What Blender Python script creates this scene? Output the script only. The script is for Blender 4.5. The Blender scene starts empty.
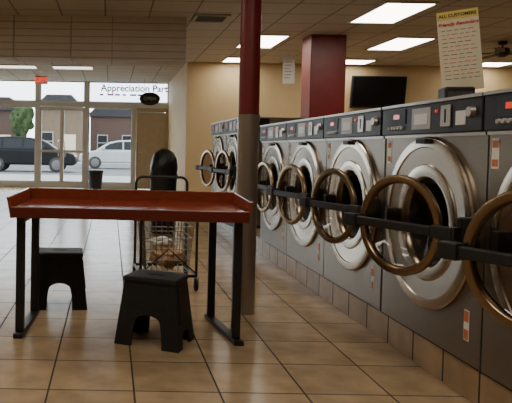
import bpy, bmesh, math, random
from mathutils import Vector, Matrix
random.seed(4)
PI = math.pi
R = math.radians
S = bpy.context.scene
C = S.collection

# ------------------------------------------------------------------ materials
def nt(name):
    m = bpy.data.materials.new(name); m.use_nodes = True
    t = m.node_tree
    return m, t, t.nodes['Principled BSDF']

def mat(name, col, rough=.5, metal=0., emit=0., noise=0., nscale=9., bump=0., coat=0., aniso=None, spec=.5):
    m, t, b = nt(name)
    b.inputs['Base Color'].default_value = (*col, 1)
    b.inputs['Roughness'].default_value = rough
    b.inputs['Metallic'].default_value = metal
    b.inputs['Coat Weight'].default_value = coat
    b.inputs['Specular IOR Level'].default_value = spec
    if emit:
        b.inputs['Emission Color'].default_value = (*col, 1)
        b.inputs['Emission Strength'].default_value = emit
    if noise or bump:
        tc = t.nodes.new('ShaderNodeTexCoord')
        n = t.nodes.new('ShaderNodeTexNoise'); n.inputs['Scale'].default_value = nscale
        n.inputs['Detail'].default_value = 5
        if aniso:
            mp = t.nodes.new('ShaderNodeMapping'); mp.inputs['Scale'].default_value = aniso
            t.links.new(tc.outputs['Object'], mp.inputs['Vector']); t.links.new(mp.outputs[0], n.inputs['Vector'])
        else:
            t.links.new(tc.outputs['Object'], n.inputs['Vector'])
        if noise:
            r = t.nodes.new('ShaderNodeValToRGB')
            r.color_ramp.elements[0].position = .3; r.color_ramp.elements[1].position = .7
            r.color_ramp.elements[0].color = (*[c*(1-noise) for c in col], 1)
            r.color_ramp.elements[1].color = (*[min(1, c*(1+noise)) for c in col], 1)
            t.links.new(n.outputs['Fac'], r.inputs['Fac']); t.links.new(r.outputs[0], b.inputs['Base Color'])
        if bump:
            bp = t.nodes.new('ShaderNodeBump'); bp.inputs['Strength'].default_value = bump
            bp.inputs['Distance'].default_value = .01
            t.links.new(n.outputs['Fac'], bp.inputs['Height']); t.links.new(bp.outputs[0], b.inputs['Normal'])
    return m

def tiles(name, c1, c2, cm, w, h, mortar, loc=(0, 0, 0), axes='XY', rough=.3, offset=0., bump=.3, nz=.25, nscale=5., spec=.5):
    m, t, b = nt(name)
    tc = t.nodes.new('ShaderNodeTexCoord')
    sp = t.nodes.new('ShaderNodeSeparateXYZ'); cb = t.nodes.new('ShaderNodeCombineXYZ')
    t.links.new(tc.outputs['Object'], sp.inputs[0])
    t.links.new(sp.outputs[axes[0]], cb.inputs['X']); t.links.new(sp.outputs[axes[1]], cb.inputs['Y'])
    mp = t.nodes.new('ShaderNodeMapping'); mp.inputs['Location'].default_value = loc
    t.links.new(cb.outputs[0], mp.inputs['Vector'])
    br = t.nodes.new('ShaderNodeTexBrick'); br.offset = offset; br.squash = 1
    br.inputs['Scale'].default_value = 1
    br.inputs['Brick Width'].default_value = w; br.inputs['Row Height'].default_value = h
    br.inputs['Mortar Size'].default_value = mortar; br.inputs['Mortar Smooth'].default_value = .1
    br.inputs['Color1'].default_value = (*c1, 1); br.inputs['Color2'].default_value = (*c2, 1)
    br.inputs['Mortar'].default_value = (*cm, 1)
    t.links.new(mp.outputs[0], br.inputs['Vector'])
    n = t.nodes.new('ShaderNodeTexNoise'); n.inputs['Scale'].default_value = nscale; n.inputs['Detail'].default_value = 6
    t.links.new(tc.outputs['Object'], n.inputs['Vector'])
    r = t.nodes.new('ShaderNodeValToRGB')
    r.color_ramp.elements[0].position = .3; r.color_ramp.elements[1].position = .7
    r.color_ramp.elements[0].color = (1-nz, 1-nz, 1-nz, 1); r.color_ramp.elements[1].color = (1, 1, 1, 1)
    t.links.new(n.outputs['Fac'], r.inputs['Fac'])
    mx = t.nodes.new('ShaderNodeMixRGB'); mx.blend_type = 'MULTIPLY'; mx.inputs['Fac'].default_value = 1
    t.links.new(br.outputs['Color'], mx.inputs['Color1']); t.links.new(r.outputs[0], mx.inputs['Color2'])
    t.links.new(mx.outputs[0], b.inputs['Base Color'])
    b.inputs['Specular IOR Level'].default_value = spec
    # grout is rougher than the glazed tile
    rm = t.nodes.new('ShaderNodeMapRange'); rm.inputs['To Min'].default_value = rough; rm.inputs['To Max'].default_value = .9
    t.links.new(br.outputs['Fac'], rm.inputs['Value']); t.links.new(rm.outputs[0], b.inputs['Roughness'])
    if bump:
        iv = t.nodes.new('ShaderNodeMath'); iv.operation = 'SUBTRACT'; iv.inputs[0].default_value = 1
        t.links.new(br.outputs['Fac'], iv.inputs[1])
        bp = t.nodes.new('ShaderNodeBump'); bp.inputs['Strength'].default_value = bump; bp.inputs['Distance'].default_value = .004
        t.links.new(iv.outputs[0], bp.inputs['Height']); t.links.new(bp.outputs[0], b.inputs['Normal'])
    return m

def glass(name, tint=(1, 1, 1), fac=.08, rough=.02):
    m = bpy.data.materials.new(name); m.use_nodes = True; t = m.node_tree; t.nodes.clear()
    o = t.nodes.new('ShaderNodeOutputMaterial'); mx = t.nodes.new('ShaderNodeMixShader')
    tr = t.nodes.new('ShaderNodeBsdfTransparent'); tr.inputs[0].default_value = (*tint, 1)
    gl = t.nodes.new('ShaderNodeBsdfGlossy'); gl.inputs['Roughness'].default_value = rough
    mx.inputs[0].default_value = fac
    t.links.new(tr.outputs[0], mx.inputs[1]); t.links.new(gl.outputs[0], mx.inputs[2]); t.links.new(mx.outputs[0], o.inputs[0])
    return m

def translucent(name, col, fac=.6):
    m = bpy.data.materials.new(name); m.use_nodes = True; t = m.node_tree; t.nodes.clear()
    o = t.nodes.new('ShaderNodeOutputMaterial'); mx = t.nodes.new('ShaderNodeMixShader')
    a = t.nodes.new('ShaderNodeBsdfDiffuse'); b = t.nodes.new('ShaderNodeBsdfTranslucent')
    a.inputs[0].default_value = (*col, 1); b.inputs[0].default_value = (*col, 1); mx.inputs[0].default_value = fac
    t.links.new(a.outputs[0], mx.inputs[1]); t.links.new(b.outputs[0], mx.inputs[2]); t.links.new(mx.outputs[0], o.inputs[0])
    return m

TS = .406
M = {}
M['floor'] = tiles('floor_tile', (.56, .395, .23), (.46, .32, .185), (.06, .042, .028), TS, TS, .005, (.274, -.062, 0), 'XY', .21, 0, .4, .34, 5.5, .40)
M['curb'] = tiles('curb_tile', (.56, .395, .23), (.46, .32, .185), (.06, .042, .03), .31, .4, .007, (0, .06, 0), 'YZ', .32, 0, .3, .3, 6)
M['ceiling'] = tiles('ceiling_tile', (.59, .555, .495), (.55, .515, .46), (.27, .245, .21), .61, .61, .013, (.1, .1, 0), 'XY', .85, 0, .3, .10, 30)
M['yellow'] = mat('yellow_paint', (.68, .52, .29), .6, noise=.04, nscale=3)
M['soffit'] = tiles('soffit_siding', (.66, .595, .52), (.63, .57, .50), (.40, .355, .31), 4.0, .098, .007, (0, .03, 0), 'XZ', .55, 0, .4, .08, 6)
M['red'] = mat('red_paint', (.20, .018, .018), .42, noise=.1, nscale=6)
M['tablered'] = mat('red_brown_laminate', (.25, .042, .02), .18, noise=.2, nscale=14, aniso=(1, 12, 12), coat=.5)
M['tableedge'] = mat('dark_red_edge', (.14, .018, .011), .35, noise=.1)
M['blackmetal'] = mat('black_powder_coat', (.012, .012, .013), .4)
M['blackplastic'] = mat('black_plastic', (.012, .012, .013), .5, noise=.15, nscale=40, bump=.1)
M['bag'] = mat('black_bag_film', (.012, .012, .013), .4, noise=.2, nscale=12, bump=.4)
M['rubber'] = mat('black_rubber', (.012, .012, .012), .7)
M['steel'] = mat('brushed_steel', (.44, .40, .35), .38, 1, noise=.06, nscale=20, aniso=(1, 1, 30))
M['polesteel'] = mat('pole_steel', (.34, .30, .26), .36, .7, noise=.1, nscale=12, aniso=(1, 1, .2))
M['bodysteel'] = mat('grey_washer_panel', (.225, .19, .152), .36, .8, noise=.08, nscale=15, aniso=(1, 1, 25))
M['chrome'] = mat('satin_steel', (.47, .405, .33), .25, 1)
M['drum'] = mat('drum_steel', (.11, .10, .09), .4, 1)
M['brass'] = mat('aged_bronze_rim', (.29, .21, .135), .27, 1)
M['wire'] = mat('dark_wire', (.18, .17, .16), .35, 1)
M['panel'] = mat('control_panel_black', (.012, .011, .011), .42, spec=.3)
M['display'] = mat('red_led_display', (.7, .03, .015), .2, emit=.6)
M['plate'] = mat('grey_label_plate', (.40, .38, .35), .4)
M['white'] = mat('white_plastic', (.75, .74, .70), .4)
M['film'] = glass('clear_window_film', (.97, .97, 1.), .04, .1)
M['orange'] = mat('orange_sticker', (.55, .16, .06), .5)
M['cream'] = mat('cream_paper', (.86, .82, .70), .6, noise=.03)
M['paper'] = translucent('cream_board_paper', (.95, .89, .73), .5)
M['yellowpaper'] = mat('yellow_paper_border', (.90, .70, .16), .6)
M['redink'] = mat('red_ink', (.60, .03, .03), .6)
M['darkink'] = mat('dark_ink', (.03, .025, .03), .6)
M['navyink'] = translucent('violet_blue_vinyl', (.08, .03, .30), .3)
M['redvinyl'] = translucent('red_vinyl', (.35, .04, .09), .3)
M['lamp'] = mat('lamp_diffuser', (1., .93, .80), .5, emit=11.5)
M['dimlamp'] = mat('dim_lamp_diffuser', (1., .95, .86), .5, emit=2.0)
M['lampframe'] = mat('lamp_frame', (.6, .57, .5), .5)
M['vent'] = mat('dark_vent', (.06, .055, .05), .6)
M['alu'] = mat('pale_metal_frame', (.66, .66, .66), .35, .1)
M['glass'] = glass('window_glass', (.94, .97, .97), .03)
M['doorglass'] = glass('washer_door_glass', (.46, .41, .36), .05, .05)
M['tan'] = mat('tan_door_paint', (.54, .45, .34), .5, noise=.06)
M['screen'] = mat('tv_screen', (.006, .006, .007), .12)
M['exitred'] = mat('exit_red', (.9, .05, .03), .5, emit=1.5)
M['wood'] = mat('fan_blade_wood', (.07, .045, .03), .5, noise=.2)
M['cloth'] = mat('tan_cloth', (.34, .20, .10), .85, noise=.25, nscale=18, bump=.4)
M['towel'] = mat('white_towel', (.70, .67, .62), .9, noise=.08, nscale=30, bump=.3)
M['pavement'] = mat('pavement', (.27, .268, .265), .85, noise=.1, nscale=3, spec=.1)
M['road'] = mat('asphalt', (.12, .12, .124), .9, noise=.12, nscale=4, spec=.1)
M['carblack'] = mat('black_car_paint', (.006, .007, .009), .5, spec=.12)
M['carwhite'] = mat('silver_white_car_paint', (.34, .35, .36), .4, spec=.3)
M['carglass'] = mat('car_window', (.010, .012, .015), .3, spec=.15)
M['hub'] = mat('wheel_hub', (.12, .12, .125), .4, .5)
M['headlight'] = mat('headlight_lens', (.5, .52, .55), .2, spec=.3)
M['brick'] = tiles('red_brick', (.08, .04, .03), (.065, .035, .028), (.10, .09, .08), .22, .075, .01, axes='XZ', rough=.85, offset=.5, spec=.1)
M['brick2'] = tiles('buff_brick', (.17, .115, .072), (.145, .10, .063), (.165, .14, .115), .22, .075, .01, axes='XZ', rough=.85, offset=.5, spec=.1)
M['roof'] = mat('slate_roof', (.035, .035, .038), .8, noise=.2, nscale=6, spec=.1)
M['housewindow'] = mat('house_window_frame', (.30, .30, .29), .5, spec=.2)
M['leaf'] = mat('foliage', (.035, .055, .022), .85, noise=.45, nscale=4, spec=.1)
M['bark'] = mat('bark', (.06, .04, .03), .9, noise=.3)

# ------------------------------------------------------------------ mesh builder
class MB:
    def __init__(s): s.bm = bmesh.new()
    def face(s, pts):
        return s.bm.faces.new([s.bm.verts.new(p) for p in pts])
    def hexa(s, b, t):      # bottom quad, top quad
        vb = [s.bm.verts.new(p) for p in b]; vt = [s.bm.verts.new(p) for p in t]
        s.bm.faces.new(vb[::-1]); s.bm.faces.new(vt)
        for i in range(4):
            j = (i+1) % 4
            s.bm.faces.new((vb[i], vb[j], vt[j], vt[i]))
        return s
    def box(s, x0, x1, y0, y1, z0, z1):
        q = lambda z: [(x0, y0, z), (x1, y0, z), (x1, y1, z), (x0, y1, z)]
        return s.hexa(q(z0), q(z1))
    def shell(s, A, B):      # two matching loops joined into a plate
        a = [s.bm.verts.new(p) for p in A]; b = [s.bm.verts.new(p) for p in B]
        s.bm.faces.new(a[::-1]); s.bm.faces.new(b)
        for i in range(len(a)):
            j = (i+1) % len(a)
            s.bm.faces.new((a[i], a[j], b[j], b[i]))
        return s
    def tube(s, pts, r, n=8, closed=False):
        P = [Vector(p) for p in pts]; k = len(P); rings = []
        up = None
        for i in range(k):
            if closed: d = (P[(i+1) % k]-P[i-1])
            else: d = P[min(i+1, k-1)]-P[max(i-1, 0)]
            d.normalize()
            if up is None:
                a = Vector((0, 0, 1)) if abs(d.z) < .9 else Vector((1, 0, 0))
                up = (a-d*a.dot(d)).normalized()
            else:
                up = (up-d*up.dot(d)).normalized()
            sd = d.cross(up)
            rr = r[i] if isinstance(r, (list, tuple)) else r
            rings.append([s.bm.verts.new(P[i]+up*rr*math.cos(2*PI*j/n)+sd*rr*math.sin(2*PI*j/n)) for j in range(n)])
        for i in range(k if closed else k-1):
            A = rings[i]; B = rings[(i+1) % k]
            for j in range(n):
                s.bm.faces.new((A[j], A[(j+1) % n], B[(j+1) % n], B[j]))
        if not closed:
            s.bm.faces.new(rings[0][::-1]); s.bm.faces.new(rings[-1])
        return s
    def lathe(s, prof, axis='z', n=48, c=(0, 0, 0), closed=False):
        rings = []
        for r, h in prof:
            ring = []
            if r < 1e-6:
                p = {'z': (0, 0, h), 'x': (h, 0, 0), 'y': (0, h, 0)}[axis]
                ring = [s.bm.verts.new(Vector(p)+Vector(c))]
            else:
                for j in range(n):
                    a = 2*PI*j/n; u, v = r*math.cos(a), r*math.sin(a)
                    p = {'z': (u, v, h), 'x': (h, u, v), 'y': (u, h, v)}[axis]
                    ring.append(s.bm.verts.new(Vector(p)+Vector(c)))
            rings.append(ring)
        k = len(rings)
        for i in range(k if closed else k-1):
            A = rings[i]; B = rings[(i+1) % k]
            for j in range(n):
                a0 = A[j % len(A)]; a1 = A[(j+1) % len(A)]; b0 = B[j % len(B)]; b1 = B[(j+1) % len(B)]
                f = []
                for v in (a0, a1, b1, b0):
                    if v not in f: f.append(v)
                if len(f) >= 3: s.bm.faces.new(f)
        return s
    def prism(s, poly, axis, a, b):    # poly in the two other axes
        def P(u, v, w): return {'y': (u, w, v), 'x': (w, u, v), 'z': (u, v, w)}[axis]
        return s.shell([P(u, v, a) for u, v in poly], [P(u, v, b) for u, v in poly])
    def blob(s, c, sc, amp=.15, sub=3, seed=0):
        g = bmesh.ops.create_icosphere(s.bm, subdivisions=sub, radius=1)
        from mathutils import noise
        for v in g['verts']:
            d = 1+amp*noise.noise(v.co*2.2+Vector((seed, seed*2, 0)))*2
            v.co = Vector((v.co.x*sc[0]*d+c[0], v.co.y*sc[1]*d+c[1], v.co.z*sc[2]*d+c[2]))
        return s
    def build(s, name, m, parent=None, smooth=False, bev=0., loc=None, rot=None, seg=2):
        bmesh.ops.recalc_face_normals(s.bm, faces=s.bm.faces)
        me = bpy.data.meshes.new(name); s.bm.to_mesh(me); s.bm.free()
        me.materials.append(m)
        if smooth:
            for p in me.polygons: p.use_smooth = True
            me.set_sharp_from_angle(angle=R(38))
        o = bpy.data.objects.new(name, me); C.objects.link(o)
        if bev:
            md = o.modifiers.new('Bevel', 'BEVEL'); md.width = bev; md.segments = seg; md.limit_method = 'ANGLE'; md.angle_limit = R(40)
        if parent: o.parent = parent
        if loc: o.location = loc
        if rot: o.rotation_euler = rot
        return o

def thing(name, label, cat, loc=(0, 0, 0), rotz=0., group=None):
    o = bpy.data.objects.new(name, None); C.objects.link(o); o.empty_display_size = .1
    o.location = loc; o.rotation_euler = (0, 0, rotz)
    o['label'] = label; o['category'] = cat
    if group: o['group'] = group
    return o
def struct(o): o['kind'] = 'structure'; return o
def dup(root, loc, rotz=0., label=None, scale=1.):
    r = root.copy(); C.objects.link(r); r.location = loc; r.rotation_euler = (0, 0, rotz); r.scale = (scale,)*3
    if label: r['label'] = label
    for ch in list(root.children):
        c = ch.copy(); C.objects.link(c); c.parent = r
        for g in list(ch.children):
            d = g.copy(); C.objects.link(d); d.parent = c
    return r
def text(name, body, size, m, parent, loc, rot=(PI/2, 0, 0), shear=0., bold=0., align='CENTER', sx=1.):
    cu = bpy.data.curves.new(name, 'FONT'); cu.body = body; cu.size = size; cu.align_x = align; cu.align_y = 'CENTER'
    cu.extrude = .0008; cu.shear = shear; cu.offset = bold
    t = bpy.data.objects.new(name+'_tmp', cu); C.objects.link(t)
    bpy.context.view_layer.update()
    dg = bpy.context.evaluated_depsgraph_get()
    me = bpy.data.meshes.new_from_object(t.evaluated_get(dg))
    bpy.data.objects.remove(t, do_unlink=True)
    me.name = name; me.materials.clear(); me.materials.append(m)
    o = bpy.data.objects.new(name, me); C.objects.link(o); o.parent = parent
    o.location = loc; o.rotation_euler = rot; o.scale = (sx, 1, 1)
    return o

# ------------------------------------------------------------------ room shell
CH = 3.0
YF = 17.4      # storefront
YW = 13.2      # yellow wall
XJ = 1.60      # jog
XL, XR, YB = -6., 9.6, -3.
struct(MB().box(XL, XR, YB, YF+.1, -.1, 0).build('floor', M['floor']))
struct(MB().box(XL, XR, YB, YF+.1, CH, CH+.1).build('ceiling', M['ceiling']))
struct(MB().box(XL-.1, XL, YB, YF+.1, 0, CH).build('wall_left', M['yellow']))
struct(MB().box(XR, XR+.1, YB, YW, 0, CH).build('wall_right', M['yellow']))
struct(MB().box(XL, XR, YB-.1, YB, 0, CH).build('wall_back', M['yellow']))
struct(MB().box(XJ, XR, YW, YW+.1, 0, CH).build('wall_far', M['yellow']))
struct(MB().box(XJ, XJ+.1, YW+.1, YF+.1, 0, CH).build('wall_side', M['yellow']))
# soffit over the entrance aisle, built of separate panels
sf = struct(MB().box(XL, -1.40, 8.8, 9.3, 2.41, CH).build('trim_1', M['soffit']))
MB().box(-1.38, -.59, 8.8, 9.3, 2.41, CH).build('soffit_panel', M['soffit'], sf)
MB().box(-.57, 1.04, 8.78, 9.3, 2.39, CH).build('soffit_panel', M['soffit'], sf)
MB().box(-1.40, -1.38, 8.82, 9.3, 2.42, CH).build('soffit_seam', M['plate'], sf)
MB().box(-.59, -.57, 8.82, 9.3, 2.42, CH).build('soffit_seam', M['plate'], sf)
# tiled plinth under the washers
struct(MB().box(1.70, 2.55, 1.2, 10.15, 0, .165).build('trim_2', M['curb']))
struct(MB().box(XJ, XR, YW-.015, YW, 0, .1).build('baseboard_far', M['rubber']))

# ------------------------------------------------------------------ storefront
def window(name, x0, x1, z0, z1, mull=()):
    y0, y1 = YF-.03, YF+.03; w = .035
    mb = MB()
    mb.box(x0, x0+w, y0, y1, z0, z1).box(x1-w, x1, y0, y1, z0, z1)
    mb.box(x0+w, x1-w, y0, y1, z0, z0+w).box(x0+w, x1-w, y0, y1, z1-w, z1)
    for x in mull: mb.box(x-.03, x+.03, y0, y1, z0+w, z1-w)
    f = struct(mb.build(name, M['alu']))
    MB().box(x0+w, x1-w, YF-.004, YF+.004, z0+w, z1-w).build('pane', M['glass'], f)
    return f
P1, P2, P3 = -2.04, -.68, .66       # upright posts
pw = .05
window('window_1', -6., P1-pw, .16, 2.28, (-4.7, -3.4))
window('window_2', P2+pw, P3-pw, .16, 2.28)
window('window_3', -6., P1-pw, 2.41, 3.0, (-4.7, -3.4))
window('window_4', P1+pw, P2-pw, 2.41, 3.0)
window('window_5', P2+pw, XJ, 2.41, 3.0)
struct(MB().box(-6., XJ, YF-.06, YF+.06, 2.28, 2.41).build('trim_3', M['alu'], bev=.005))
struct(MB().box(-6., P1-pw, YF-.06, YF+.06, 0, .16).build('trim_4', M['alu']))
struct(MB().box(P2+pw, P3-pw, YF-.06, YF+.06, 0, .16).build('trim_5', M['alu']))
for i, x in enumerate((P1, P2, P3)):
    struct(MB().box(x-pw, x+pw, YF-.05, YF+.05, 0, 2.28).build('trim_%d' % (6+i), M['alu'], bev=.005))
    if i < 2: struct(MB().box(x-pw, x+pw, YF-.05, YF+.05, 2.41, 3.0).build('trim_%d' % (9+i), M['alu'], bev=.005))
# glass double door
def leaf(name, x0, x1, hx):
    mb = MB(); w = .055
    mb.box(x0, x0+w, YF-.03, YF+.03, .01, 2.27).box(x1-w, x1, YF-.03, YF+.03, .01, 2.27)
    mb.box(x0+w, x1-w, YF-.03, YF+.03, 2.17, 2.27).box(x0+w, x1-w, YF-.03, YF+.03, .01, .2)
    mb.box(x0+w, x1-w, YF-.03, YF+.03, 1.0, 1.07)
    d1 = struct(mb.build(name, M['alu']))
    MB().box(x0+w, x1-w, YF-.004, YF+.004, .2, 2.17).build('pane', M['glass'], d1)
    MB().tube([(hx, YF-.03, .9), (hx, YF-.11, .95), (hx, YF-.11, 1.3), (hx, YF-.03, 1.35)], .014).build('door_handle', M['steel'], d1, True)
xm = (P1+P2)/2
leaf('door_1', P1+pw, xm, xm-.09); leaf('door_3', xm, P2-pw, xm+.09)
# tan door
d2 = struct(MB().box(.76, 1.54, YF-.05, YF+.02, .02, 2.16).build('door_2', M['tan'], bev=.006))
MB().box(.72, .76, YF-.06, YF+.04, 0, 2.28).box(1.54, XJ, YF-.06, YF+.04, 0, 2.28).box(.76, 1.54, YF-.06, YF+.04, 2.17, 2.28).build('door_frame', M['tan'], d2)
MB().lathe([(0, -.07), (.03, -.065), (.035, -.04), (.015, -.02), (.015, 0)], 'y', 20, (.84, YF-.05, 1.0)).build('door_handle', M['steel'], d2, True)

# ------------------------------------------------------------------ ceiling fixtures
GL = 'lit fluorescent panels in the drop ceiling'
def light(x, y, label, w=.6, l=1.18, cat='ceiling light', m='lamp'):
    t = thing('ceiling_light', label, cat, (x, y, CH), 0, GL)
    h, k = w/2, l/2; e = .03
    MB().box(-h-e, -h, -k-e, k+e, -.02, 0).box(h, h+e, -k-e, k+e, -.02, 0).box(-h, h, -k-e, -k, -.02, 0).box(-h, h, k, k+e, -.02, 0).build('frame', M['lampframe'], t)
    MB().box(-h, h, -k, k, -.014, 0).build('diffuser', M[m], t)
light(3.66, 8.25, 'large lit ceiling panel nearest the camera, above the washers')
light(4.85, 10.55, 'lit ceiling panel directly above the wall television')
light(2.52, 10.55, 'lit ceiling panel half hidden behind the red pole')
light(2.6, 12.7, 'lit ceiling panel at the yellow wall, behind the red pole', l=.6)
light(4.95, 12.7, 'thin-looking lit ceiling panel at the yellow wall beside the red pillar', l=.6)
light(7.75, 12.7, 'lit ceiling panel at the yellow wall by the ceiling fan', l=.6)
light(-2.2, 14.4, 'left lit ceiling panel behind the soffit near the entrance', w=.9, l=.5, m='dimlamp')
light(-.9, 14.4, 'right lit ceiling panel behind the soffit near the entrance', w=.9, l=.5, m='dimlamp')
light(-1.4, 5.0, 'added out-of-view ceiling panel over the aisle left of the folding table')  # from here on: panels above the frame, added to brighten the near room
light(1.1, 5.0, 'added out-of-view ceiling panel over the aisle between table and washers')  # added out of view, brightens table and washer fronts
light(.9, 1.6, 'added out-of-view ceiling panel over the aisle above the camera')  # added out of view, lights the camera side of notice and washers
light(-1.6, 1.6, 'added out-of-view ceiling panel over the aisle left of the camera')  # added out of view as fill for the near floor
light(-4.4, 5.0, 'added out-of-view ceiling panel by the left wall')  # added out of view as extra fill from the left

t = thing('ceiling_vent', 'dark square air vent in the ceiling beside the red pole', 'vent', (1.37, 8.75, CH))
MB().box(-.24, .24, -.24, -.2, -.025, 0).box(-.24, .24, .2, .24, -.025, 0).box(-.24, -.2, -.2, .2, -.025, 0).box(.2, .24, -.2, .2, -.025, 0).build('frame', M['plate'], t)
mb = MB()
for i in range(7): mb.box(-.2, .2, -.19+i*.058, -.155+i*.058, -.02, -.004)
mb.build('slats', M['vent'], t)
MB().box(-.2, .2, -.2, .2, -.003, 0).build('backing', M['rubber'], t)

# exit sign
t = thing('exit_sign', 'small red lettered exit sign hanging above the entrance', 'sign', (-1.85, 16.4, 2.90))
MB().box(-.17, .17, -.03, .03, -.1, .1).build('housing', M['white'], t, bev=.008)
text('lettering', 'EXIT', .17, M['exitred'], t, (0, -.032, 0), bold=.006)

# banner across the transom
t = thing('banner', 'clear banner with violet lettering hung over the entrance window', 'banner', (.5, YF-.10, 2.72))
MB().box(-1.08, 1.06, -.002, .002, -.28, .26).build('sheet', M['film'], t)
text('lettering', 'Appreciation Part', .26, M['navyink'], t, (.14, -.004, .09), bold=.006)
for i in range(7):
    w = .10+.04*((i*5) % 3); x = -.82+i*.21
    MB().box(x, x+w, -.004, -.002, -.115, -.065).build('small_lettering', M['redvinyl'] if i % 2 else M['navyink'], t)

# oval sign
t = thing('oval_sign', 'black oval sign hanging by the entrance banner', 'sign', (1.03, 16.6, 2.48))
def oval(a, b, y0, y1, n=36): return MB().prism([(a*math.cos(2*PI*i/n), b*math.sin(2*PI*i/n)) for i in range(n)], 'y', y0, y1)
oval(.28, .175, -.02, .02).build('board', M['blackplastic'], t, bev=.006)
MB().tube([(.245*math.cos(2*PI*i/40), -.026, .145*math.sin(2*PI*i/40)) for i in range(40)], .006, 6, True).build('tube_ring', M['vent'], t, True)
text('lettering', 'OPEN', .13, M['plate'], t, (0, -.023, 0), bold=.001)
for s in (-.15, .15): MB().tube([(s, 0, .13), (s, 0, .52)], .004, 6).build('hanging_wire', M['blackmetal'], t)

# hanging paper
t = thing('hanging_notice', 'small white paper notice hanging from the ceiling left of the red pillar', 'notice', (3.38, 11.9, CH), R(-18))
MB().box(-.11, .11, -.003, .003, -.56, -.02).build('sheet', M['white'], t)
MB().tube([(0, 0, -.03), (0, 0, -.0)], .004, 6).build('string', M['blackmetal'], t)
for i in range(6): MB().box(-.08, .06-.02*(i % 3), -.005, -.003, -.16-i*.06, -.14-i*.06).build('printed_line', M['plate'], t)

# ceiling fan
t = thing('ceiling_fan', 'dark ceiling fan at the right edge of the ceiling', 'ceiling fan', (6.38, 10.2, CH))
MB().lathe([(0, 0), (.07, 0), (.06, -.05), (.015, -.06), (.015, -.10), (.09, -.11), (.11, -.15), (.1, -.22), (.05, -.25), (0, -.255)], 'z', 28).build('motor', M['blackmetal'], t, True)
for k in range(5):
    a = R(18+72*k)
    MB().box(.1, .2, -.02, .02, -.188, -.18).prism([(.17, -.05), (.62, -.07), (.66, 0), (.62, .07), (.17, .05)], 'z', -.196, -.186).build('blade', M['wood'], t, rot=(0, 0, a))

# television
t = thing('television', 'black flat television mounted high on the yellow wall', 'television', (5.60, YW, 2.42))
MB().box(-.12, .12, -.10, 0, -.1, .1).build('wall_mount', M['blackmetal'], t)
b = MB().box(-.57, .57, -.03, .03, -.335, .335).build('housing', M['blackplastic'], t, bev=.008, loc=(0, -.135, 0), rot=(R(7), 0, 0))
MB().box(-.545, .545, -.033, -.03, -.305, .31).build('screen', M['screen'], b)

# ------------------------------------------------------------------ columns
t = thing('round_pole', 'round pole, red above and brushed steel below, beside the folding table', 'pole', (.968, 4.37, 0))
MB().lathe([(.072, 1.39), (.072, 3.0)], 'z', 40).build('red_sleeve', M['red'], t, True)
MB().lathe([(0, 0), (.074, 0), (.074, 1.39), (.0, 1.39)], 'z', 40).build('steel_sleeve', M['polesteel'], t, True)
MB().lathe([(.0745, 1.36), (.079, 1.36), (.079, 1.4), (.0725, 1.4)], 'z', 40).build('collar', M['polesteel'], t, True)
t = thing('square_pillar', 'wide square dark red pillar standing behind the washers', 'pillar', (3.42, 10.08, 0))
MB().box(-.28, .28, -.23, .23, 0, 3.0).build('shaft', M['red'], t, bev=.01)
MB().box(-.295, .295, -.245, .245, 0, .12).build('base_band', M['rubber'], t)

# ------------------------------------------------------------------ washers
WG = 'front loading washers along the right hand plinth'
def front_panel(mb, y0, y1, z0, z1, cz, r, x):
    ang = [2*PI*i/64 for i in range(64)]
    for (yy, zz) in ((y0, z0), (y1, z0), (y1, z1), (y0, z1)): ang.append(math.atan2(zz-cz, yy) % (2*PI))
    ang = sorted(set(round(a, 5) for a in ang))
    inn, out = [], []
    for a in ang:
        c, s_ = math.cos(a), math.sin(a)
        ts = []
        if c > 1e-9: ts.append(y1/c)
        if c < -1e-9: ts.append(y0/c)
        if s_ > 1e-9: ts.append((z1-cz)/s_)
        if s_ < -1e-9: ts.append((z0-cz)/s_)
        tt = min(ts)
        inn.append(mb.bm.verts.new((x, r*c, cz+r*s_))); out.append(mb.bm.verts.new((x, tt*c, cz+tt*s_)))
    n = len(ang)
    for i in range(n):
        j = (i+1) % n
        mb.bm.faces.new((inn[i], inn[j], out[j], out[i]))

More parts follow.
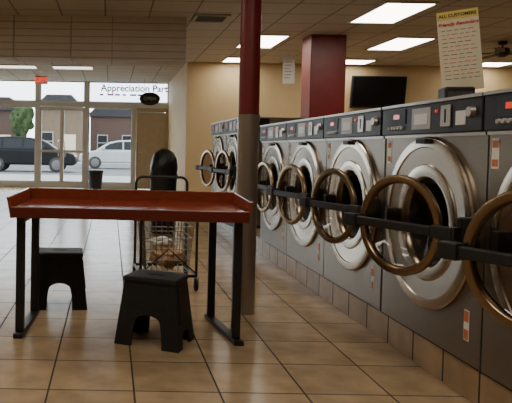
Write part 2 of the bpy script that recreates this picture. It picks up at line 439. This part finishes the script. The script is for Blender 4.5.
CZ = .595
ZB = .0
def make_washer(label, loc):
    t = thing('washing_machine', label, 'washing machine', loc, 0, WG)
    W = .494
    mb = MB()
    front_panel(mb, -W, W, ZB, 1.05, CZ, .41, 0)
    q = [(0, -W), (.85, -W), (.85, W), (0, W)]
    for i in range(3):
        (xa, ya), (xb, yb) = q[i], q[i+1]
        mb.face([(xa, ya, ZB), (xb, yb, ZB), (xb, yb, 1.05), (xa, ya, 1.05)])
    mb.face([(x, y, ZB) for x, y in q]); mb.face([(x, y, 1.05) for x, y in q])
    mb.build('body', M['bodysteel'], t)
    MB().box(.05, .83, -W, W, -.035, ZB).build('base', M['rubber'], t)
    p = MB().box(-.03, .3, -W, W, 1.05, 1.205).build('control_panel', M['panel'], t, bev=.006)
    MB().box(-.034, .85, -W, W, 1.205, 1.22).box(.3, .85, -W, W, 1.05, 1.205).build('top_cover', M['steel'], t)
    # panel fittings
    MB().box(-.034, -.03, .20, .40, 1.11, 1.188).build('display_bezel', M['blackplastic'], p)
    MB().box(-.036, -.034, .27, .34, 1.138, 1.164).build('display', M['display'], p)
    MB().box(-.033, -.03, -.06, .13, 1.075, 1.185).build('instruction_plate', M['plate'], p)
    MB().box(-.035, -.033, -.03, .10, 1.10, 1.155).build('plate_window', M['white'], p)
    for i in range(5):
        MB().lathe([(0, -.042), (.010, -.042), (.012, -.03)], 'x', 14, (0, .385-i*.037, 1.088)).build('button', M['plate'], p, True)
    MB().lathe([(0, -.038), (.008, -.038), (.009, -.03)], 'x', 12, (0, -.12, 1.16)).build('indicator', M['display'], p, True)
    MB().box(-.036, -.03, -.25, -.16, 1.08, 1.185).build('coin_plate', M['steel'], p, bev=.003)
    MB().box(-.038, -.036, -.21, -.20, 1.10, 1.165).build('coin_slot', M['rubber'], p)
    MB().lathe([(0, -.05), (.022, -.05), (.028, -.03)], 'x', 24, (0, -.42, 1.14)).build('key_lock', M['steel'], p, True)
    MB().box(-.033, -.03, -.37, -.29, 1.085, 1.15).build('price_label', M['white'], p)
    MB().box(-.012, 0, -W, W, 1.035, 1.05).build('trim_strip', M['steel'], t)
    # surround and drum
    MB().lathe([(.41, .004), (.44, 0), (.442, -.014), (.436, -.022), (.425, -.024), (.39, -.024), (.386, -.018), (.30, -.012), (.296, -.018), (.288, -.020), (.238, -.016), (.230, -.008), (.222, .012), (.218, .05)],
               'x', 72, (0, 0, CZ)).build('door_surround', M['chrome'], t, True)
    MB().lathe([(.224, .02), (.212, .014), (.202, .03), (.202, .10), (.235, .11)], 'x', 48, (0, 0, CZ)).build('gasket', M['rubber'], t, True)
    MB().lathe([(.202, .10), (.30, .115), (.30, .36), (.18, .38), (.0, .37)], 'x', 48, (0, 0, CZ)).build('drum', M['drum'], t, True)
    MB().box(-.05, 0, -.05, .05, CZ+.405, CZ+.432).build('top_clip', M['blackplastic'], t, bev=.004)
    # latch block
    MB().box(-.07, 0, .30, .345, CZ-.045, CZ+.045).build('latch', M['blackplastic'], t, bev=.006)
    MB().box(-.075, 0, -.465, -.415, CZ-.075, CZ+.075).build('hinge', M['blackplastic'], t, bev=.006)
    # stickers
    s1 = MB().box(-.002, 0, -.405, -.365, .10, .24).build('sticker', M['white'], t)
    MB().box(-.003, -.002, -.402, -.368, .105, .15).build('orange_print', M['orange'], s1)
    MB().box(-.003, -.002, -.402, -.368, .185, .235).build('orange_print', M['orange'], s1)
    s2 = MB().box(-.002, 0, .425, .475, .89, 1.02).build('sticker', M['cream'], t)
    MB().box(-.003, -.002, .43, .47, .98, 1.01).build('orange_print', M['orange'], s2)
    MB().box(-.003, -.002, .43, .47, .90, .93).build('orange_print', M['orange'], s2)
    # door, hinged at its near side
    c = (0, .330, 0)
    d = MB().lathe([(.241, .0), (.248, -.007), (.249, -.016), (.244, -.025), (.235, -.028), (.214, -.026), (.208, -.019), (.207, .002), (.222, .008)], 'x', 72, c, True).build('door', M['brass'], t, True)
    d.location = (-.075, -.44, CZ)
    MB().lathe([(.209, -.008), (.192, .0), (.165, .03), (.12, .05), (.06, .06), (0, .062)], 'x', 48, c).build('door_glass', M['doorglass'], d, True)
    MB().box(-.06, -.03, .0, .11, -.03, .03).box(-.06, -.03, .11, .61, -.022, .022).box(-.07, -.025, .565, .645, -.032, .032).build('door_bar', M['blackplastic'], d, bev=.006)
    MB().tube([(-.0, 0, -.07), (-.0, 0, .07)], .016, 12).box(-.055, .0, -.012, .012, -.03, .03).build('hinge_pin', M['blackmetal'], d, True)
    return t
def set_door(t, deg):
    for ch in t.children:
        if ch.name.split('.')[0] == 'door': ch.rotation_euler = (0, 0, R(deg))
XW, ZW = 1.64, .20
w0 = make_washer('silver washer cut off by the right edge, only its open door and panel end showing', (XW, 2.19, ZW))
spec = [(3.19, 22, 'nearest fully visible silver washer, with the notice board standing above it'),
        (4.20, 14, 'second fully visible silver washer from the camera, in front of the television'),
        (5.20, 11, 'third fully visible silver washer from the camera, in front of the red pillar'),
        (6.20, 7, 'smallest silver washer at the far end of the front row, next to the steel pole')]
set_door(w0, 26)
for y, a, lb in spec:
    o = dup(w0, (XW, y, ZW), 0, lb); set_door(o, a)
for y, a, lb in ((8.36, 10, 'far taller washer just left of the pole, right of two'), (9.49, 14, 'farthest taller washer beyond the pole, left of two')):
    o = dup(w0, (XW+.02, y, ZW+.005), 0, lb, 1.12); set_door(o, a)

# notice board on the washers
t = thing('notice_board', 'tall cream notice with yellow header and red script standing on the nearest washer', 'notice', (1.955, 3.46, 1.42), R(-22))
MB().box(-.09, .09, -.04, .05, 0, .02).box(-.02, .02, .004, .02, .02, .12).build('stand', M['blackmetal'], t)
hw = .102
bd = MB().box(-hw, hw, 0, .006, 0, .445).build('board', M['paper'], t, rot=(0, R(-6), 0), loc=(0, -.004, .085))
MB().box(-hw, hw, -.001, 0, .398, .445).build('header_band', M['yellowpaper'], bd)
text('heading', 'ALL CUSTOMERS', .0245, M['darkink'], bd, (0, -.003, .420), bold=.0006)
text('script_lettering', 'Friendly Reminders', .025, M['redink'], bd, (0, -.003, .372), shear=.3, bold=.0008)
random.seed(3)
for i in range(13):
    z = .338-i*.0225; x = -.085
    while x < .065:
        w = random.uniform(.014, .034)
        MB().box(x, min(x+w, .088), -.001, 0, z-.0015, z+.0015).build('printed_word', M['redink'] if i % 3 else M['darkink'], bd)
        x += w+.010
t = thing('counter_box', 'small black box lying on the washer top beneath the notice board', 'box', (1.845, 3.33, 1.42), R(-10))
MB().box(-.075, .075, -.06, .06, 0, .085).build('case', M['blackplastic'], t, bev=.012)
MB().box(-.06, .06, -.063, -.06, .02, .06).build('front_plate', M['vent'], t)

# ------------------------------------------------------------------ folding table
t = thing('folding_table', 'red laundry folding table with raised back and flared sides on black legs', 'table', (.13, 3.945, 0), R(-3))
a, b = .70, .345
MB().box(-a+.02, a-.02, -b+.02, b-.02, .765, .79).build('tabletop', M['tablered'], t)
MB().box(-a, a, -b, -b+.02, .730, .794).build('front_fascia', M['tableedge'], t, bev=.004)
MB().hexa([(-a, b-.02, .725), (a, b-.02, .725), (a, b, .725), (-a, b, .725)], [(-a-.02, b-.01, .862), (a+.02, b-.01, .862), (a+.02, b+.01, .862), (-a-.02, b+.01, .862)]).build('back_panel', M['tablered'], t, bev=.004)
for s in (-1, 1):
    x0, x1 = s*(a-.02), s*a; f = s*.025; lo, hi = min(x0, x1), max(x0, x1)
    MB().hexa([(lo, -b+.02, .725), (hi, -b+.02, .725), (hi, b-.02, .725), (lo, b-.02, .725)],
              [(lo+f, -b+.02, .852), (hi+f, -b+.02, .852), (hi+f, b-.01, .862), (lo+f, b-.01, .862)]).build('side_panel', M['tablered'], t, bev=.004)
    xf = s*.65; xr = .555 if s > 0 else -.645
    for x, y in ((xf, -.24), (xr, .24)):
        MB().box(x-.025, x+.025, y-.025, y+.025, .03, .765).build('leg', M['blackmetal'], t, bev=.004)
    def bar(w, y0, y1, z0, z1):
        k0 = xf+(xr-xf)*(y0+.24)/.48; k1 = xf+(xr-xf)*(y1+.24)/.48
        return MB().hexa([(k0-w, y0, z0), (k0+w, y0, z0), (k1+w, y1, z0), (k1-w, y1, z0)], [(k0-w, y0, z1), (k0+w, y0, z1), (k1+w, y1, z1), (k1-w, y1, z1)])
    bar(.028, -.31, .29, 0, .03).build('foot_bar', M['blackmetal'], t, bev=.005)
    bar(.018, -.213, .213, .69, .73).build('cross_bar', M['blackmetal'], t)

# ------------------------------------------------------------------ step stools
def make_stool(label, loc, rz):
    t = thing('step_stool', label, 'stool', loc, rz, 'black step stools at the folding table')
    H, zt, th = .40, .375, .016
    MB().box(-.165, .165, -.125, .125, .366, H).build('top', M['blackplastic'], t, bev=.012, seg=3)
    MB().box(-.05, .05, -.015, .015, H-.001, H+.001).build('grip_slot', M['rubber'], t)
    def hx(z): return .198+(.157-.198)*z/zt
    def hy(z): return .158+(.114-.158)*z/zt
    def outline(half, leg, zarch):
        w0 = half(0)
        pts = [(-half(0), 0), (-half(0)+leg, 0)]
        bi = w0-leg; ti = bi*.80
        pts += [(-bi+(bi-ti)*.5, zarch*.55)]
        for i in range(9):
            a_ = PI-PI*i/8; pts.append((ti*math.cos(a_), zarch*.78+zarch*.22*math.sin(a_)))
        pts += [(bi-(bi-ti)*.5, zarch*.55), (half(0)-leg, 0), (half(0), 0), (half(zt), zt), (-half(zt), zt)]
        return pts
    for sy in (-1, 1):      # long sides with an arched cut-out
        P = outline(hx, .102, .185)
        MB().shell([(u, sy*hy(z), z) for u, z in P], [(u*.985, sy*(hy(z)-th), z) for u, z in P]).build('side_panel', M['blackplastic'], t)
        k = .225
        MB().shell([(u, sy*(hy(z)+.005), z) for u, z in ((-.12, k), (.12, k), (.112, .35), (-.112, .35))], [(u, sy*(hy(z)-.003), z) for u, z in ((-.12, k), (.12, k), (.112, .35), (-.112, .35))]).build('rib_panel', M['blackplastic'], t)
    for sx in (-1, 1):
        P = outline(hy, .085, .09)
        MB().shell([(sx*hx(z), u, z) for u, z in P], [(sx*(hx(z)-th), u*.98, z) for u, z in P]).build('end_panel', M['blackplastic'], t)
        MB().shell([(sx*(hx(z)+.005), u, z) for u, z in ((-.092, .14), (.092, .14), (.08, .34), (-.08, .34))], [(sx*(hx(z)-.003), u, z) for u, z in ((-.092, .14), (.092, .14), (.08, .34), (-.08, .34))]).build('rib_panel', M['blackplastic'], t)
        for sy in (-1, 1):
            x, y = sx*(hx(0)-.03), sy*(hy(0)-.03)
            MB().box(x-.025, x+.025, y-.025, y+.025, 0, .012).build('foot', M['rubber'], t)
    return t
make_stool('black plastic step stool in front of the wire cart, nearer of two', (.287, 3.68, 0), R(-24))
make_stool('black plastic step stool by the left table legs, farther of two', (-.352, 4.50, 0), R(4))

# ------------------------------------------------------------------ laundry cart
t = thing('laundry_cart', 'dark wire laundry cart on casters behind the folding table', 'cart', (.475, 5.25, 0), R(3))
def rect(x, y, z): return [(-x, -y, z), (x, -y, z), (x, y, z), (-x, y, z)]
hw_ = .228
m = MB()
m.tube(rect(hw_, .25, .12), .012, 8, True)
arch = [(-hw_, .25, .12), (-hw_, .25, .81)]
for i in range(7):
    a_ = PI-PI/2*i/6; arch.append((-hw_+.06+.06*math.cos(a_), .25, .84+.06*math.sin(a_)))
for i in range(7):
    a_ = PI/2-PI/2*i/6; arch.append((hw_-.06+.06*math.cos(a_), .25, .84+.06*math.sin(a_)))
arch += [(hw_, .25, .81), (hw_, .25, .12)]
m.tube(arch, .012)
m.tube([(-hw_, -.25, .12), (-hw_, -.25, .70)], .011).tube([(hw_, -.25, .12), (hw_, -.25, .70)], .011)
m.tube([(-hw_, -.255, .14), (.0, -.255, .34), (hw_, -.255, .14)], .006)
m.build('frame', M['blackmetal'], t, True)
m = MB()
def br(z):
    k = (z-.145)/.555; return (.175+.045*k, .19+.05*k)
zb = .145
for i in range(7):
    z = zb+.0925*i; x, y = br(z); m.tube(rect(x, y, z), .006 if i == 6 else .0028, 6, True)
for i in range(9):
    u = -1+i/4
    for sgn in (-1, 1):
        m.tube([(u*br(zb)[0], sgn*br(zb)[1], zb), (u*br(.7)[0], sgn*br(.7)[1], .7)], .0028, 6)
        m.tube([(sgn*br(zb)[0], u*br(zb)[1], zb), (sgn*br(.7)[0], u*br(.7)[1], .7)], .0028, 6)
    m.tube([(u*br(zb)[0], -br(zb)[1], zb), (u*br(zb)[0], br(zb)[1], zb)], .003, 6)
m.build('basket', M['wire'], t, True)
for sx in (-1, 1):
    for sy in (-1, 1):
        wv = MB().lathe([(0, -.014), (.04, -.014), (.05, -.008), (.05, .008), (.04, .014), (0, .014)], 'x', 24, (sx*hw_, sy*.25, .05)).build('caster', M['rubber'], t, True)
        MB().box(sx*hw_-.02, sx*hw_-.016, sy*.25-.012, sy*.25+.012, .045, .112).box(sx*hw_+.016, sx*hw_+.02, sy*.25-.012, sy*.25+.012, .045, .112).box(sx*hw_-.02, sx*hw_+.02, sy*.25-.012, sy*.25+.012, .106, .112).build('fork', M['wire'], wv)
o = MB().blob((0, 0, 0), (.135, .13, .075), .22, 4, 3).build('cloth_bundle', M['cloth'], None, True, loc=(.495, 5.22, .238))
o['label'] = 'crumpled brown cloth lying in the bottom of the wire cart'; o['category'] = 'cloth'
o = MB().blob((0, 0, 0), (.09, .08, .035), .2, 4, 9).build('towel', M['towel'], None, True, loc=(.445, 5.26, .368))
o['label'] = 'small white towel lying on the brown cloth in the wire cart'; o['category'] = 'towel'

# tall bin with a bulging bag
t = thing('lined_bin', 'tall black bin topped by a bulging black bag behind the wire cart', 'bin', (.735, 8.5, 0))
MB().lathe([(0, 0), (.16, 0), (.165, .02), (.185, .78), (.192, .78), (.192, .81), (.0, .81)], 'z', 40).build('body', M['blackplastic'], t, True)
m = MB()
g = bmesh.ops.create_icosphere(m.bm, subdivisions=4, radius=1)
from mathutils import noise as _n
for v in g['verts']:        # a slumped bag: wide shoulders, rounded top
    p = v.co.copy(); k = max(0., p.z)
    rr = math.hypot(p.x, p.y) or 1e-6
    w = (rr**.8)/rr if rr > 1e-3 else 1.
    d = 1+.09*_n.noise(p*2.4+Vector((3, 1, 5)))
    v.co = Vector((p.x*.185*w*d+.02*k, p.y*.175*w*d, .90+p.z*.25*d))
m.build('bag', M['bag'], t, True)
t = thing('waste_bin', 'small black waste bin on the floor below the entrance window', 'bin', (-.39, 16.95, 0))
MB().lathe([(0, 0), (.16, 0), (.21, .5), (.2, .5), (.15, .02), (0, .02)], 'z', 32).build('body', M['blackplastic'], t, True)
MB().lathe([(.2, .5), (.225, .5), (.225, .53), (.2, .53)], 'z', 32, closed=True).build('rim', M['blackplastic'], t, True)

# ------------------------------------------------------------------ outside
struct(MB().box(-45, 45, YF+.1, 26, -.12, -.02).build('pavement', M['pavement']))
struct(MB().box(-45, 45, 26, 46, -.2, -.06).build('road', M['road']))
struct(MB().box(-45, 45, 46, 80, -.12, -.02).build('far_pavement', M['pavement']))
def car(name, label, loc, paint, flip=1):
    t = thing(name, label, 'car', loc, 0 if flip > 0 else PI)
    body = [(-2.22, .34), (-2.34, .5), (-2.34, .72), (-2.2, .88), (-1.9, .98), (-1.3, 1.05), (2.1, 1.1), (2.3, 1.02), (2.36, .8), (2.36, .5), (2.26, .34)]
    MB().prism(body, 'y', -.9, .9).build('body', paint, t, bev=.09, seg=4)
    prof = [(-1.45, 1.02), (-.95, 1.36), (-.55, 1.56), (-.1, 1.65), (.7, 1.69), (1.4, 1.66), (1.85, 1.56), (2.1, 1.3), (2.25, 1.06)]
    def wy(z): return .87-.20*max(0, z-1.05)/.6
    mb = MB(); L = [mb.bm.verts.new((x, -wy(z), z)) for x, z in prof]; Rr = [mb.bm.verts.new((x, wy(z), z)) for x, z in prof]
    for i in range(len(prof)-1): mb.bm.faces.new((L[i], L[i+1], Rr[i+1], Rr[i]))
    mb.bm.faces.new(L[::-1]); mb.bm.faces.new(Rr); mb.bm.faces.new((L[0], Rr[0], Rr[-1], L[-1]))
    mb.build('cabin', paint, t, bev=.05, seg=3)
    for s in (-1, 1):
        for q in ([(-1.1, 1.12), (.15, 1.12), (.15, 1.58), (-.15, 1.56), (-.6, 1.44)], [(.23, 1.12), (1.15, 1.12), (1.12, 1.59), (.23, 1.59)], [(1.23, 1.12), (1.95, 1.14), (1.85, 1.36), (1.6, 1.52), (1.2, 1.58)]):
            m = MB(); m.face([(x, s*(wy(z)+.008), z) for x, z in q]); m.build('side_window', M['carglass'], t)
    m = MB(); m.face([(-1.33, -.74, 1.12), (-1.33, .74, 1.12), (-.96, .68, 1.37), (-.62, .62, 1.54), (-.62, -.62, 1.54), (-.96, -.68, 1.37)])
    m.build('windscreen', M['carglass'], t, loc=(-.02, 0, .015))
    for x in (-1.42, 1.42):
        for s in (-1, 1):
            w = MB().lathe([(0, -.1), (.3, -.11), (.36, -.09), (.36, .09), (.3, .11), (0, .1)], 'y', 32, (x, s*.84, .36)).build('wheel', M['rubber'], t, True)
            MB().lathe([(0, s*.125), (.1, s*.125), (.23, s*.115), (.24, s*.105)], 'y', 24, (x, s*.84, .36)).build('hubcap', M['hub'], w, True)
    for s in (-1, 1):
        MB().box(-2.30, -2.1, s*.62-.2, s*.62+.2, .70, .84).build('headlight', M['headlight'], t, bev=.03)
        MB().box(-1.0, -.85, s*1.0-.08, s*1.0+.08, 1.12, 1.24).box(-.95, -.9, min(s*.84, s*.95), max(s*.84, s*.95), 1.13, 1.17).build('mirror', paint, t, bev=.02)
    return t
car('car', 'black rounded car parked on the street, seen through the left window', (-3.95, 30.2, -.06), M['carblack'], -1)
car('car', 'silver white car parked beyond the black one, seen through the middle window', (.55, 36.5, -.06), M['carwhite'], 1)
def house(x0, x1, y, h, m, label, rh=1.2):
    t = thing('house', label, 'house', ((x0+x1)/2, y, -.02)); w = (x1-x0)/2
    MB().box(-w, w, 0, 6, 0, h).build('wall', m, t)
    MB().box(-w-.1, w+.1, -.25, 6, h, h+.3).prism([(-w-.1, h+.3), (w+.1, h+.3), (w-.8, h+rh), (-w+.8, h+rh)], 'y', .1, 5.5).build('roof', M['roof'], t)
    n = max(2, int((x1-x0)/2))
    for i in range(n):
        x = -w+(i+.5)*2*w/n; z = .9
        if i == n-1:
            MB().box(x-.5, x+.5, -.06, .02, 0, 2.2).build('door', M['tan'], t); continue
        f = MB().box(x-.5, x+.5, -.06, .02, z, z+1.5).build('window', M['housewindow'], t)
        MB().box(x-.42, x+.42, -.08, -.06, z+.08, z+.7).build('pane', M['carglass'], f)
        MB().box(x-.42, x+.42, -.08, -.06, z+.78, z+1.42).build('pane', M['carglass'], f)
house(-15, -8.4, 56, 4.4, M['brick'], 'low dark brick house with slate roof across the street at the far left')
house(-6.0, -2.4, 50, 4.2, M['brick2'], 'buff brick house across the street seen through the entrance door')
house(-1.9, 5, 58, 4.1, M['brick'], 'dark brick house across the street behind the silver white car')
t = thing('street_tree', 'dark leafy tree across the street between two houses', 'tree', (-7.2, 50, -.02))
MB().tube([(0, 0, 0), (.05, 0, 1.2), (0, 0, 2.6)], [.16, .12, .08]).build('trunk', M['bark'], t, True)
MB().blob((0, 0, 3.2), (.85, .85, 1.2), .3, 4, 5).build('crown', M['leaf'], t)

# ------------------------------------------------------------------ world, camera
wd = bpy.data.worlds.new('sky'); S.world = wd; wd.use_nodes = True
bg = wd.node_tree.nodes['Background']; bg.inputs[0].default_value = (.90, .95, 1., 1); bg.inputs[1].default_value = 6.0

cam = bpy.data.cameras.new('camera'); co = bpy.data.objects.new('camera', cam); C.objects.link(co)
F = 620.
cam.sensor_width = 36; cam.sensor_fit = 'HORIZONTAL'; cam.lens = F/512*36
pitch = 2.; roll = 1.
ppx, ppy = 110., 148+F*math.tan(R(pitch))
cam.shift_x = (256-ppx)/512; cam.shift_y = (ppy-201.5)/512
co.matrix_world = Matrix.Translation((0, 0, 1.15)) @ Matrix.Rotation(R(90-pitch), 4, 'X') @ Matrix.Rotation(R(roll), 4, 'Z')
cam.clip_start = .05; cam.clip_end = 300
S.camera = co
